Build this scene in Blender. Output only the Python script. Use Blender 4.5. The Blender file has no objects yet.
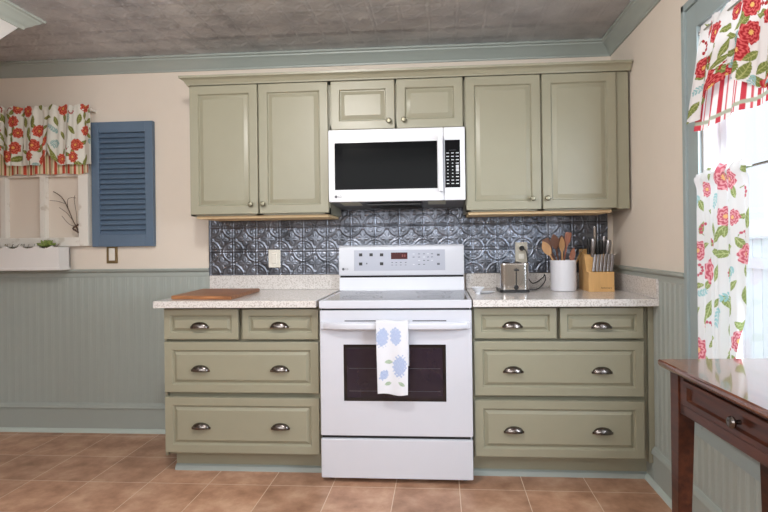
import bpy, bmesh, math, random
import numpy as np
from mathutils import Vector, Matrix
random.seed(4)
PI = math.pi
S = bpy.context.scene
C = S.collection

# ------------------------------------------------------------------ camera
cam_d = bpy.data.cameras.new('camera'); cam = bpy.data.objects.new('camera', cam_d); C.objects.link(cam)
F, PX, PY = 525.84, 403.32, 244.0
YA, PIT, ROL = 0.0708, 0.00098, -0.01225
cam_d.sensor_width = 36; cam_d.sensor_fit = 'HORIZONTAL'; cam_d.lens = F * 36 / 768
cam_d.shift_x = (384 - PX) / 768; cam_d.shift_y = (PY - 256) / 768
cam_d.clip_start = 0.02
_f = Vector((-math.sin(YA) * math.cos(PIT), math.cos(YA) * math.cos(PIT), math.sin(PIT)))
_r = Vector((math.cos(YA), math.sin(YA), 0)); _u = _r.cross(_f)
_r2 = _r * math.cos(ROL) + _u * math.sin(ROL); _u2 = -_r * math.sin(ROL) + _u * math.cos(ROL)
m = Matrix((_r2, _u2, -_f)).transposed().to_4x4(); m.translation = (0.2386, -3.2693, 1.1888)
cam.matrix_world = m
S.camera = cam

# ------------------------------------------------------------------ world, lights, exposure
S.view_settings.view_transform = 'Standard'; S.view_settings.look = 'None'
S.view_settings.gamma = 1; S.view_settings.use_curve_mapping = False
S.view_settings.exposure = -0.12
W = bpy.data.worlds.new('world'); S.world = W; W.use_nodes = True
W.node_tree.nodes['Background'].inputs[0].default_value = (0.91, 0.95, 1.0, 1)
W.node_tree.nodes['Background'].inputs[1].default_value = 1.35

def area(name, loc, aim, sx, sy, power, col):
    d = bpy.data.lights.new(name, 'AREA'); d.shape = 'RECTANGLE'; d.size = sx; d.size_y = sy
    d.energy = power; d.color = col
    o = bpy.data.objects.new(name, d); C.objects.link(o); o.location = loc
    o.rotation_euler = (Vector(aim) - Vector(loc)).to_track_quat('-Z', 'Y').to_euler()
    return o
area('window_daylight', (2.15, -2.75, 1.75), (0.3, -0.6, 0.9), 1.5, 1.6, 190, (0.88, 0.94, 1.0))
area('rear_fill_light', (-0.7, -4.5, 1.88), (-0.4, 0, 1.35), 3.0, 0.95, 62, (0.93, 0.97, 1.0))  # soft fill added behind the camera; no window is built there
pl = bpy.data.lights.new('ceiling_lamp', 'POINT'); pl.energy = 62; pl.color = (1.0, 0.96, 0.91); pl.shadow_soft_size = 0.09
plo = bpy.data.objects.new('ceiling_lamp', pl); C.objects.link(plo); plo.location = (-0.5, -2.0, 2.25)

# ------------------------------------------------------------------ materials
def lin(c):
    return tuple(((v / 255) / 12.92 if v / 255 <= 0.04045 else ((v / 255 + 0.055) / 1.055) ** 2.4) for v in c) + (1,)
def mat(name, col, rough=0.5, metal=0.0, var=0.04, scale=12, bump=0.0, bscale=60, coat=0.0, spec=0.5, stretch=None):
    m = bpy.data.materials.new(name); m.use_nodes = True
    nt = m.node_tree; b = nt.nodes['Principled BSDF']
    b.inputs['Roughness'].default_value = rough; b.inputs['Metallic'].default_value = metal
    b.inputs['Coat Weight'].default_value = coat; b.inputs['Specular IOR Level'].default_value = spec
    tc = nt.nodes.new('ShaderNodeTexCoord'); src = tc.outputs['Object']
    if stretch:
        mp = nt.nodes.new('ShaderNodeMapping'); mp.inputs['Scale'].default_value = stretch
        nt.links.new(src, mp.inputs[0]); src = mp.outputs[0]
    n = nt.nodes.new('ShaderNodeTexNoise'); n.inputs['Scale'].default_value = scale; n.inputs['Detail'].default_value = 4
    nt.links.new(src, n.inputs['Vector'])
    mix = nt.nodes.new('ShaderNodeMix'); mix.data_type = 'RGBA'
    l = lin(col)
    mix.inputs[6].default_value = tuple(v * (1 - var) for v in l[:3]) + (1,)
    mix.inputs[7].default_value = tuple(min(1, v * (1 + var)) for v in l[:3]) + (1,)
    nt.links.new(n.outputs[0], mix.inputs[0]); nt.links.new(mix.outputs[2], b.inputs['Base Color'])
    if bump:
        n2 = nt.nodes.new('ShaderNodeTexNoise'); n2.inputs['Scale'].default_value = bscale
        nt.links.new(src, n2.inputs['Vector'])
        bp = nt.nodes.new('ShaderNodeBump'); bp.inputs['Strength'].default_value = bump; bp.inputs['Distance'].default_value = 0.002
        nt.links.new(n2.outputs[0], bp.inputs['Height']); nt.links.new(bp.outputs[0], b.inputs['Normal'])
    return m
def two_tone(m, c1, c2, p1, p2, scale, detail=6):
    """recolour a mat() with a two colour noise ramp (speckle, grain, patina)"""
    nt = m.node_tree; b = nt.nodes['Principled BSDF']
    n = [x for x in nt.nodes if x.type == 'TEX_NOISE'][0]; n.inputs['Scale'].default_value = scale; n.inputs['Detail'].default_value = detail
    r = nt.nodes.new('ShaderNodeValToRGB'); r.color_ramp.elements[0].position = p1; r.color_ramp.elements[1].position = p2
    r.color_ramp.elements[0].color = lin(c1); r.color_ramp.elements[1].color = lin(c2)
    nt.links.new(n.outputs[0], r.inputs[0]); nt.links.new(r.outputs[0], b.inputs['Base Color'])
    return m

M = {}
M['wall'] = mat('wall_paint', (224, 213, 200), 0.85, bump=0.15, bscale=150, var=0.02)
M['sage'] = mat('sage_trim_paint', (160, 168, 163), 0.42, var=0.03)
M['shoe'] = mat('shoe_moulding_paint', (186, 197, 191), 0.45, var=0.03)
M['casing'] = mat('window_casing_paint', (152, 165, 166), 0.40, var=0.03)
M['cab'] = mat('olive_cabinet_paint', (150, 147, 127), 0.36, var=0.03, bump=0.05, bscale=200)
M['cabwood'] = mat('bare_birch', (246, 216, 170), 0.6, var=0.1, stretch=(1, 14, 14))
M['dark'] = mat('dark_gap', (28, 27, 26), 0.7)
M['white'] = mat('white_enamel', (206, 208, 217), 0.22, var=0.01, coat=0.3)
M['mwhite'] = mat('white_plastic', (224, 226, 232), 0.28, var=0.01)
M['whitewood'] = two_tone(mat('chippy_white_paint', (226, 220, 210), 0.6, bump=0.3), (212, 204, 192), (232, 228, 220), 0.33, 0.43, 18)
M['planter'] = mat('white_planter_paint', (232, 230, 228), 0.5, var=0.02)
M['blackglass'] = mat('black_glass', (9, 9, 11), 0.12, var=0.02, spec=0.05)
M['cooktop'] = mat('cooktop_glass', (60, 62, 66), 0.12, var=0.05, spec=0.7)
M['ovenglass'] = mat('oven_window_glass', (22, 21, 24), 0.06, var=0.1, spec=0.55)
M['panel'] = mat('silver_control_panel', (168, 171, 184), 0.35, metal=0.2, var=0.02)
M['grey'] = mat('grey_print', (84, 86, 94), 0.5)
M['lightprint'] = mat('pale_print', (205, 207, 212), 0.5)
M['nickel'] = mat('brushed_nickel', (118, 111, 107), 0.22, metal=1.0, var=0.08)
M['knobm'] = mat('satin_nickel', (134, 130, 112), 0.42, metal=1.0, var=0.05)
M['steel'] = mat('stainless_steel', (200, 198, 196), 0.16, metal=1.0, var=0.05, stretch=(60, 60, 1)); M['satin'] = mat('satin_steel', (150, 148, 150), 0.34, metal=1.0, var=0.05)
M['blackp'] = mat('black_plastic', (22, 22, 24), 0.4)
M['redled'] = mat('dark_red_display', (72, 14, 16), 0.3, spec=.2)
M['almond'] = mat('almond_plastic', (188, 182, 168), 0.4)
M['plate'] = mat('switch_plate_white', (226, 222, 212), 0.35)
M['brass'] = mat('aged_brass', (150, 132, 98), 0.4, metal=0.8)
M['shutter'] = mat('slate_blue_paint', (96, 116, 138), 0.5, var=0.06, bump=0.2)
M['crock'] = mat('white_glazed_stoneware', (216, 216, 222), 0.3, bump=0.2, bscale=80)
M['block'] = mat('knife_block_wood', (210, 166, 108), 0.5, var=0.15, stretch=(1, 1, 0.1), scale=60)
M['board'] = two_tone(mat('acacia_board_wood', (150, 98, 62), 0.45, stretch=(1.2, 14, 14)), (118, 72, 44), (176, 120, 78), 0.3, 0.7, 5)
M['spoon1'] = mat('pale_spoon_wood', (176, 134, 92), 0.6, var=0.2, stretch=(1, 1, 0.1), scale=40)
M['spoon2'] = mat('dark_spoon_wood', (98, 62, 44), 0.55, var=0.2, stretch=(1, 1, 0.1), scale=40)
M['spoon3'] = mat('red_brown_spoon_wood', (142, 88, 66), 0.55, var=0.2, stretch=(1, 1, 0.1), scale=40)
M['desk'] = two_tone(mat('cherry_stained_wood', (92, 42, 30), 0.28, coat=0.0, spec=.35, stretch=(9, 0.9, 9)), (52, 26, 18), (84, 45, 29), 0.3, 0.7, 7)
M['desktop'] = two_tone(mat('polished_cherry_top', (92, 42, 30), 0.16, coat=1.0, spec=.6, stretch=(9, 0.9, 9)), (78, 42, 28), (124, 74, 50), 0.3, 0.7, 7)
M['desktop'].node_tree.nodes['Principled BSDF'].inputs['Coat Roughness'].default_value = .06
M['twig'] = mat('dry_twig_bark', (92, 74, 62), 0.8)
M['leaf'] = mat('succulent_green', (124, 140, 72), 0.5, var=0.2)
M['moss'] = mat('dried_moss', (92, 84, 60), 0.9, var=0.3)
M['lens'] = mat('lamp_lens', (196, 196, 176), 0.4)
M['mesh'] = mat('dark_filter_metal', (92, 94, 100), 0.4, metal=0.7)
M['fence'] = mat('white_vinyl_fence', (238, 240, 246), 0.5)
M['grass'] = mat('lawn', (110, 128, 84), 0.9)
M['pvc'] = mat('white_sash_paint', (232, 234, 238), 0.4)

# speckled quartz
q = two_tone(mat('speckled_quartz', (210, 204, 200), 0.16, spec=0.5), (184, 177, 172), (219, 215, 212), 0.36, 0.51, 160, 3)
M['quartz'] = q

# terracotta floor tiles on a square grid
def floor_mat():
    m = bpy.data.materials.new('terracotta_tiles'); m.use_nodes = True; nt = m.node_tree; b = nt.nodes['Principled BSDF']
    g = nt.nodes.new('ShaderNodeNewGeometry'); mp = nt.nodes.new('ShaderNodeMapping')
    mp.inputs['Location'].default_value = (-0.003, 0.708, 0); nt.links.new(g.outputs['Position'], mp.inputs[0])
    br = nt.nodes.new('ShaderNodeTexBrick'); br.offset = 0; br.squash = 1
    br.inputs['Scale'].default_value = 1; br.inputs['Brick Width'].default_value = 0.3132; br.inputs['Row Height'].default_value = 0.3132
    br.inputs['Mortar Size'].default_value = 0.0024; br.inputs['Mortar Smooth'].default_value = 0.3
    br.inputs['Color1'].default_value = (0, 0, 0, 1); br.inputs['Color2'].default_value = (1, 1, 1, 1); br.inputs['Mortar'].default_value = (.5, .5, .5, 1)
    nt.links.new(mp.outputs[0], br.inputs['Vector'])
    n = nt.nodes.new('ShaderNodeTexNoise'); n.inputs['Scale'].default_value = 7; n.inputs['Detail'].default_value = 7; n.inputs['Roughness'].default_value = 0.62
    nt.links.new(g.outputs['Position'], n.inputs['Vector'])
    r = nt.nodes.new('ShaderNodeValToRGB'); e = r.color_ramp.elements
    e[0].position = .32; e[0].color = lin((158, 116, 90)); e[1].position = .70; e[1].color = lin((214, 176, 148))
    x = r.color_ramp.elements.new(.52); x.color = lin((192, 148, 120))
    nt.links.new(n.outputs[0], r.inputs[0])
    tone = nt.nodes.new('ShaderNodeMix'); tone.data_type = 'RGBA'; tone.blend_type = 'MULTIPLY'; tone.inputs[0].default_value = 0.22
    nt.links.new(r.outputs[0], tone.inputs[6]); nt.links.new(br.outputs['Color'], tone.inputs[7])
    mix = nt.nodes.new('ShaderNodeMix'); mix.data_type = 'RGBA'; mix.inputs[7].default_value = lin((216, 192, 170))
    nt.links.new(br.outputs['Fac'], mix.inputs[0]); nt.links.new(tone.outputs[2], mix.inputs[6])
    nt.links.new(mix.outputs[2], b.inputs['Base Color'])
    b.inputs['Roughness'].default_value = 0.42
    bp = nt.nodes.new('ShaderNodeBump'); bp.inputs['Distance'].default_value = 0.003; bp.inputs['Strength'].default_value = 0.6; bp.invert = True
    nt.links.new(br.outputs['Fac'], bp.inputs['Height'])
    bp2 = nt.nodes.new('ShaderNodeBump'); bp2.inputs['Distance'].default_value = 0.004; bp2.inputs['Strength'].default_value = 0.35
    nt.links.new(n.outputs[0], bp2.inputs['Height']); nt.links.new(bp.outputs[0], bp2.inputs['Normal'])
    nt.links.new(bp2.outputs[0], b.inputs['Normal'])
    return m
M['floor'] = floor_mat()
M['tin'] = two_tone(mat('pewter_tin', (120, 124, 134), 0.30, metal=0.95), (76, 79, 86), (128, 133, 144), 0.3, 0.7, 9)
M['tinceil'] = two_tone(mat('painted_tin_ceiling', (118, 114, 110), 0.36, metal=0.15), (180, 182, 187), (216, 217, 220), 0.3, 0.7, 5)

def glass_mat():
    m = bpy.data.materials.new('window_glass'); m.use_nodes = True; nt = m.node_tree; nt.nodes.clear()
    o = nt.nodes.new('ShaderNodeOutputMaterial'); t = nt.nodes.new('ShaderNodeBsdfTransparent'); g = nt.nodes.new('ShaderNodeBsdfGlossy')
    g.inputs['Roughness'].default_value = 0.02; fr = nt.nodes.new('ShaderNodeMath'); fr.operation = 'MULTIPLY'; lw = nt.nodes.new('ShaderNodeFresnel'); ge = nt.nodes.new('ShaderNodeNewGeometry'); inv = nt.nodes.new('ShaderNodeMath'); inv.operation = 'SUBTRACT'; inv.inputs[0].default_value = 1; nt.links.new(ge.outputs['Backfacing'], inv.inputs[1]); nt.links.new(lw.outputs[0], fr.inputs[0]); nt.links.new(inv.outputs[0], fr.inputs[1]); x = nt.nodes.new('ShaderNodeMixShader')
    t.inputs[0].default_value = (0.96, 0.98, 1, 1)
    nt.links.new(fr.outputs[0], x.inputs[0]); nt.links.new(t.outputs[0], x.inputs[1]); nt.links.new(g.outputs[0], x.inputs[2]); nt.links.new(x.outputs[0], o.inputs[0])
    return m
M['glass'] = glass_mat()
def cloth_mat(name, trans=0.25):
    m = bpy.data.materials.new(name); m.use_nodes = True; nt = m.node_tree; b = nt.nodes['Principled BSDF']
    a = nt.nodes.new('ShaderNodeAttribute'); a.attribute_name = 'print'
    nt.links.new(a.outputs['Color'], b.inputs['Base Color']); b.inputs['Roughness'].default_value = 0.85
    b.inputs['Specular IOR Level'].default_value = 0.2
    t = nt.nodes.new('ShaderNodeBsdfTranslucent'); nt.links.new(a.outputs['Color'], t.inputs[0])
    x = nt.nodes.new('ShaderNodeMixShader'); x.inputs[0].default_value = trans
    n = nt.nodes.new('ShaderNodeTexNoise'); n.inputs['Scale'].default_value = 400
    bp = nt.nodes.new('ShaderNodeBump'); bp.inputs['Distance'].default_value = 0.001; bp.inputs['Strength'].default_value = 0.2
    nt.links.new(n.outputs[0], bp.inputs['Height']); nt.links.new(bp.outputs[0], b.inputs['Normal'])
    o = [q for q in nt.nodes if q.type == 'OUTPUT_MATERIAL'][0]
    nt.links.new(b.outputs[0], x.inputs[1]); nt.links.new(t.outputs[0], x.inputs[2]); nt.links.new(x.outputs[0], o.inputs[0])
    return m
M['cloth'] = cloth_mat('printed_cotton', 0.14)
M['towel'] = cloth_mat('printed_tea_towel', 0.08)

# ------------------------------------------------------------------ helpers
def wloc(o):
    v = Vector((0, 0, 0))
    while o is not None: v += o.location; o = o.parent
    return v
def finish(name, me, m, parent=None, world=True, sharp=35):
    if parent is not None and world: me.transform(Matrix.Translation(-wloc(parent)))
    if m is not None: me.materials.append(M[m] if isinstance(m, str) else m)
    me.update()
    if sharp:
        me.shade_smooth(); me.set_sharp_from_angle(angle=math.radians(sharp))
    o = bpy.data.objects.new(name, me); C.objects.link(o)
    if sharp:
        w_ = o.modifiers.new('normals', 'WEIGHTED_NORMAL'); w_.keep_sharp = True; w_.weight = 80
    if parent is not None: o.parent = parent
    return o
def obj(name, bm, m, parent=None, world=True, sharp=35):
    me = bpy.data.meshes.new(name); bm.to_mesh(me); bm.free()
    return finish(name, me, m, parent, world, sharp)
def tag(o, label, cat, group=None):
    o['label'] = label; o['category'] = cat
    if group: o['group'] = group
    return o
def thing(name, label, cat, loc=(0, 0, 0), group=None, rz=0):
    o = bpy.data.objects.new(name, None); C.objects.link(o); o.location = loc; o.rotation_euler.z = rz
    o.empty_display_size = 0.05
    return tag(o, label, cat, group)
def struct(name, bm, m, parent=None, sharp=35):
    o = obj(name, bm, m, parent, True, sharp); o['kind'] = 'structure'; return o
def copy_tree(o, parent=None):
    c = o.copy(); C.objects.link(c); c.parent = parent
    for ch in [x for x in S.objects if x.parent == o]: copy_tree(ch, c)
    return c
def B(): return bmesh.new()
def box(bm, x0, x1, y0, y1, z0, z1, bev=0.0, seg=2):
    x0, x1 = min(x0, x1), max(x0, x1); y0, y1 = min(y0, y1), max(y0, y1); z0, z1 = min(z0, z1), max(z0, z1)
    r = bmesh.ops.create_cube(bm, size=1); vs = r['verts']
    for v in vs:
        v.co = Vector(((x0 + x1) / 2 + v.co.x * (x1 - x0), (y0 + y1) / 2 + v.co.y * (y1 - y0), (z0 + z1) / 2 + v.co.z * (z1 - z0)))
    if bev:
        es = list({e for v in vs for e in v.link_edges})
        bmesh.ops.bevel(bm, geom=es, offset=bev, segments=seg, affect='EDGES', profile=0.5)
    return bm
def bx(*a, **k): return box(B(), *a, **k)
def tube(bm, pts, r, seg=8, cap=True):
    pts = [Vector(p) for p in pts]; n = len(pts)
    rr = r if isinstance(r, (list, tuple)) else [r] * n
    rings = []; prev = None
    for i, p in enumerate(pts):
        t = (pts[min(i + 1, n - 1)] - pts[max(i - 1, 0)]).normalized()
        if prev is None: a = t.orthogonal().normalized()
        else: a = (prev - t * prev.dot(t)).normalized()
        prev = a; b = t.cross(a)
        rings.append([bm.verts.new(p + (a * math.cos(2 * PI * k / seg) + b * math.sin(2 * PI * k / seg)) * rr[i]) for k in range(seg)])
    for i in range(n - 1):
        for k in range(seg):
            bm.faces.new((rings[i][k], rings[i][(k + 1) % seg], rings[i + 1][(k + 1) % seg], rings[i + 1][k]))
    if cap:
        bm.faces.new(rings[0][::-1]); bm.faces.new(rings[-1])
    return bm
def lathe(bm, prof, cx=0, cy=0, cz=0, seg=24, axis='Z', sx=1, sy=1):
    """prof: (radius, height) list"""
    rings = []
    for r, h in prof:
        ring = []
        for k in range(seg):
            a = 2 * PI * k / seg; u, v = r * math.cos(a), r * math.sin(a)
            if axis == 'Z': co = (cx + u * sx, cy + v * sy, cz + h)
            elif axis == 'Y': co = (cx + u, cy - h, cz + v)
            else: co = (cx + h, cy + u, cz + v)
            ring.append(bm.verts.new(co))
        rings.append(ring)
    for i in range(len(prof) - 1):
        for k in range(seg):
            bm.faces.new((rings[i][k], rings[i][(k + 1) % seg], rings[i + 1][(k + 1) % seg], rings[i + 1][k]))
    bm.faces.new(rings[0][::-1]); bm.faces.new(rings[-1])
    bmesh.ops.recalc_face_normals(bm, faces=bm.faces)
    return bm
def prism(bm, poly, axis, a0, a1):
    """extrude a 2D polygon along an axis: X:(y,z) Y:(x,z) Z:(x,y)"""
    def P(p, a): return {'X': (a, p[0], p[1]), 'Y': (p[0], a, p[1]), 'Z': (p[0], p[1], a)}[axis]
    v0 = [bm.verts.new(P(p, a0)) for p in poly]; v1 = [bm.verts.new(P(p, a1)) for p in poly]
    n = len(poly)
    bm.faces.new(v0[::-1]); bm.faces.new(v1)
    for i in range(n): bm.faces.new((v0[i], v0[(i + 1) % n], v1[(i + 1) % n], v1[i]))
    bmesh.ops.recalc_face_normals(bm, faces=bm.faces)
    return bm
def sweep(bm, path, prof):
    """sweep a closed moulding profile [(out, z)] along a plan path; out is to the right of travel, corners mitred"""
    n = len(path); P = [Vector(p) for p in path]; rings = []
    def nr(a, b): d = (b - a).normalized(); return Vector((d.y, -d.x))
    for i in range(n):
        if i == 0: mt = nr(P[0], P[1])
        elif i == n - 1: mt = nr(P[-2], P[-1])
        else:
            a, b = nr(P[i - 1], P[i]), nr(P[i], P[i + 1]); s = (a + b).normalized(); mt = s / s.dot(a)
        rings.append([bm.verts.new((P[i].x + mt.x * o, P[i].y + mt.y * o, z)) for o, z in prof])
    k = len(prof)
    for i in range(n - 1):
        for j in range(k): bm.faces.new((rings[i][j], rings[i][(j + 1) % k], rings[i + 1][(j + 1) % k], rings[i + 1][j]))
    bm.faces.new(rings[0]); bm.faces.new(rings[-1][::-1])
    bmesh.ops.recalc_face_normals(bm, faces=bm.faces)
    return bm
def raised(x0, x1, z0, z1, yb, th=0.02, fw=0.05, bevel=0.024):
    """a raised panel door or drawer front facing -Y with its back at yb"""
    prof = [(0, 0), (0, th - .005), (.002, th - .0015), (.006, th), (fw - .008, th), (fw - .004, th - .001), (fw, th - .006), (fw + .002, th - .012),
            (fw + .006, th - .0125), (fw + .008, th - .011), (fw + bevel, th - .003), (fw + bevel + .0015, th - .0015), (fw + bevel + .003, th - .0015)]
    bm = B(); rings = []
    for ins, out in prof:
        rings.append([bm.verts.new(p) for p in ((x0 + ins, yb - out, z0 + ins), (x1 - ins, yb - out, z0 + ins), (x1 - ins, yb - out, z1 - ins), (x0 + ins, yb - out, z1 - ins))])
    for a, b in zip(rings, rings[1:]):
        for k in range(4): bm.faces.new((a[k], a[(k + 1) % 4], b[(k + 1) % 4], b[k]))
    bm.faces.new(rings[-1]); bm.faces.new(rings[0][::-1])
    return bm
def text(s, size, loc, m, parent, name='lettering', rot=(PI / 2, 0, 0), ext=0.0003):
    cu = bpy.data.curves.new(name, 'FONT'); cu.body = s; cu.size = size; cu.extrude = ext; cu.align_x = 'LEFT'; cu.align_y = 'CENTER'
    t = bpy.data.objects.new('tmp', cu); C.objects.link(t)
    bpy.context.view_layer.update()
    me = bpy.data.meshes.new_from_object(t.evaluated_get(bpy.context.evaluated_depsgraph_get()))
    bpy.data.objects.remove(t)
    me.transform(Matrix.Translation(loc) @ Matrix.Rotation(rot[2], 4, 'Z') @ Matrix.Rotation(rot[0], 4, 'X'))
    me.materials.clear()
    return finish(name, me, m, parent, True, 0)

# embossed tin, a height for every point of one tile (u, v in 0..1)
def tin_height(u, v):
    h = np.zeros_like(u)
    def ridge(d, w): return np.exp(-(d / w) ** 2)
    e = np.minimum(np.minimum(u, 1 - u), np.minimum(v, 1 - v))
    h += 1.1 * ridge(e - 0.0, 0.022) - 0.5 * ridge(e - 0.045, 0.02)
    cu = np.minimum(u, 1 - u); cv = np.minimum(v, 1 - v); rc = np.hypot(cu, cv)
    h += 0.95 * ridge(rc - 0.43, 0.030) + 0.45 * ridge(rc - 0.34, 0.018)
    x, y = u - .5, v - .5; r = np.hypot(x, y); th = np.arctan2(y, x)
    h += 0.9 * np.clip(1 - (r / (0.245 * np.abs(np.cos(2 * th)) ** .6 + 0.03)) ** 2, 0, 1) ** .6
    h -= 0.6 * ridge(np.abs(x) - np.abs(y) * 0, 0.010) * (r < .2) + 0.6 * ridge(y, 0.010) * (r < .2)
    h += 0.7 * ridge(r, 0.045)
    # scrolls in the corners
    a, b = cu - 0.17, cv - 0.17; rs = np.hypot(a, b)
    h += 0.7 * ridge(rs - 0.065, 0.020) + 0.5 * ridge(rs, 0.022)
    # little leaves against the sides
    for (p, q_) in ((x, cv), (y, cu)):
        h += 0.6 * np.clip(1 - (p / 0.055) ** 2 - ((q_ - 0.11) / 0.05) ** 2, 0, 1) ** .5
    return h
def tin_sheet(name, O, U, V, N, tile, nu, nv, res, amp, m, sharp=0, parent=None):
    """grid sheet: origin O, unit dirs U V, normal N; nu, nv tiles (floats)"""
    a = np.arange(0, int(round(nu * res)) + 1) / res; b = np.arange(0, int(round(nv * res)) + 1) / res
    A, Bv = np.meshgrid(a, b, indexing='ij'); h = tin_height(A % 1, Bv % 1) * amp
    P = np.array(O)[None, None] + A[..., None] * tile * np.array(U) + Bv[..., None] * tile * np.array(V) + h[..., None] * np.array(N)
    na, nb = P.shape[:2]; idx = np.arange(na * nb).reshape(na, nb)
    f = np.stack([idx[:-1, :-1], idx[1:, :-1], idx[1:, 1:], idx[:-1, 1:]], -1).reshape(-1, 4)
    if np.dot(np.cross(U, V), N) < 0: f = f[:, ::-1]
    me = grid_mesh(name, P.reshape(-1, 3), f)
    o = finish(name, me, m, parent, True, 0); me.shade_smooth(); return o
def grid_mesh(name, P, f):
    me = bpy.data.meshes.new(name); me.vertices.add(len(P)); me.vertices.foreach_set('co', P.astype(np.float32).ravel())
    me.loops.add(len(f) * 4); me.loops.foreach_set('vertex_index', f.astype(np.int32).ravel())
    me.polygons.add(len(f)); me.polygons.foreach_set('loop_start', np.arange(0, len(f) * 4, 4, dtype=np.int32))
    me.update(calc_edges=True); me.validate(); return me

# printed cloth: surface function and print function sampled on a dense grid
def cloth(name, m, parent, nu, nv, surf, pr, mask=None, thick=0.0):
    u, v = np.meshgrid(np.linspace(0, 1, nu), np.linspace(0, 1, nv), indexing='ij')
    P, s, t = surf(u, v)
    idx = np.arange(nu * nv).reshape(nu, nv)
    f = np.stack([idx[:-1, :-1], idx[1:, :-1], idx[1:, 1:], idx[:-1, 1:]], -1).reshape(-1, 4)
    me = grid_mesh(name, P.reshape(-1, 3), f)
    col = pr(s, t).reshape(-1, 3); col = np.concatenate([np.clip(col, 0, 1), np.ones((len(col), 1))], 1)
    at = me.color_attributes.new('print', 'FLOAT_COLOR', 'POINT'); at.data.foreach_set('color', col.astype(np.float32).ravel())
    o = finish(name, me, m, parent, True, 0); me.shade_smooth()
    if thick:
        s_ = o.modifiers.new('solid', 'SOLIDIFY'); s_.thickness = thick; s_.offset = 0
    return o
def L3(c): return np.array(lin(c)[:3])
def motif(col, s, t, kind, cx, cy, R, ang, pal):
    dx, dy = s - cx, t - cy
    msk = (np.abs(dx) < R * 1.6) & (np.abs(dy) < R * 1.6)
    if not msk.any(): return
    x = dx[msk] * math.cos(ang) + dy[msk] * math.sin(ang); y = -dx[msk] * math.sin(ang) + dy[msk] * math.cos(ang)
    r = np.hypot(x, y) / R; th = np.arctan2(y, x); c = col[msk]
    if kind == 'flower':
        edge = 0.92 + 0.06 * np.cos(8 * th) + 0.04 * np.cos(13 * th + 1)
        inside = r < edge
        ring = np.clip(0.35 + 0.9 * np.cos(r * 19 - 3.2 * np.abs(np.sin(4 * th + r * 3))), 0, 1)
        cc = pal[0] * (1 - ring[:, None]) + pal[1] * ring[:, None]
        core = r < 0.20 + 0.05 * np.cos(8 * th); cc = np.where(core[:, None], pal[2], cc)
        c = np.where(inside[:, None], cc, c)
    elif kind == 'leaf':
        w = 0.42 * (1 - (x / R) ** 2); inside = (np.abs(y) / R < w) & (np.abs(x) < R)
        vein = (np.abs(y) / R < 0.045) | (np.abs(np.sin(x / R * 9 + np.abs(y) / R * 7)) < 0.22)
        cc = np.where(vein[:, None], pal[4], pal[3]); c = np.where(inside[:, None], cc, c)
    elif kind == 'sprig':
        inside = np.zeros_like(r, bool)
        for k in range(-2, 3):
            for sg in (-1, 1):
                px, py = k * 0.36 * R + .08 * R, sg * (0.30 - .05 * abs(k)) * R
                inside |= ((x - px + sg * (y - py) * .6) / (0.15 * R)) ** 2 + ((y - py) / (0.22 * R)) ** 2 < 1
        inside |= (np.abs(y) < 0.05 * R) & (np.abs(x) < R)
        c = np.where(inside[:, None], pal[5], c)
    elif kind == 'cluster':
        n_ = np.sin(x * 1250 + 2 * np.sin(y * 420)) * np.sin(y * 1180 + 2 * np.sin(x * 510)); n2 = np.sin(x * 310 + 1) * np.sin(y * 270 + 2)
        inside = (x / R) ** 2 + (y / R * 1.5) ** 2 < .8 + .35 * n2
        k_ = np.clip(.5 + .6 * n_, 0, 1)[:, None]; cc = pal[0] * (1 - k_) + pal[1] * k_
        c = np.where(inside[:, None], cc, c)
    elif kind == 'berries':
        inside = np.zeros_like(r, bool)
        for k in range(5):
            a = -0.2 + k * 0.6; px, py = 0.75 * R * math.cos(a), 0.75 * R * math.sin(a)
            inside |= ((x - px)) ** 2 + ((y - py)) ** 2 < (0.2 * R) ** 2
        arc = (np.abs(r - 0.75) < 0.05) & (np.sin(th) > -0.2)
        c = np.where(arc[:, None], pal[3], c); c = np.where(inside[:, None], pal[0], c)
    col[msk] = c
def floral(pal, seed, sz=0.085, explicit=(), bg=(236, 234, 228), R0=0.030, extent=(-1, 3.2, -1, 1.5)):
    def pr(s, t):
        rnd = random.Random(seed)
        col = np.ones(s.shape + (3,)) * L3(bg)
        ms = []
        x = extent[0]
        row = 0
        y = extent[2]
        while y < extent[3]:
            x = extent[0] + (row % 2) * sz * .5
            while x < extent[1]:
                k = rnd.random(); px, py = x + rnd.uniform(-.2, .2) * sz, y + rnd.uniform(-.2, .2) * sz
                a = rnd.uniform(0, 2 * PI)
                kind = 'flower' if k < .34 else 'leaf' if k < .66 else 'sprig' if k < .84 else 'berries'
                R = R0 * {'flower': 1.0, 'leaf': .95, 'sprig': .85, 'berries': .75}[kind] * rnd.uniform(.8, 1.15)
                if all((px - e[1]) ** 2 + (py - e[2]) ** 2 > (R + e[3]) ** 2 * .7 for e in explicit): ms.append((kind, px, py, R, a))
                if kind == 'flower': 
                    for q_ in range(2):
                        b = a + q_ * 2.4; ms.insert(0, ('leaf', px + math.cos(b) * R * 1.25, py + math.sin(b) * R * 1.25, R * .75, b))
                x += sz
            y += sz * .82; row += 1
        smin, smax, tmin, tmax = s.min() - .1, s.max() + .1, t.min() - .1, t.max() + .1
        for mo in ms + list(explicit):
            if smin < mo[1] < smax and tmin < mo[2] < tmax: motif(col, s, t, *mo, pal)
        return col
    return pr
PAL_R = [L3(c) for c in ((160, 34, 44), (212, 100, 100), (226, 190, 110), (116, 128, 66), (168, 172, 112), (146, 186, 188))]
PAL_L = [L3(c) for c in ((174, 54, 44), (222, 116, 92), (232, 176, 96), (118, 124, 58), (168, 168, 104), (148, 180, 176))]
PAL_P = [L3(c) for c in ((198, 98, 116), (232, 174, 182), (236, 198, 128), (140, 158, 98), (190, 204, 150), (158, 204, 208))]
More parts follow.
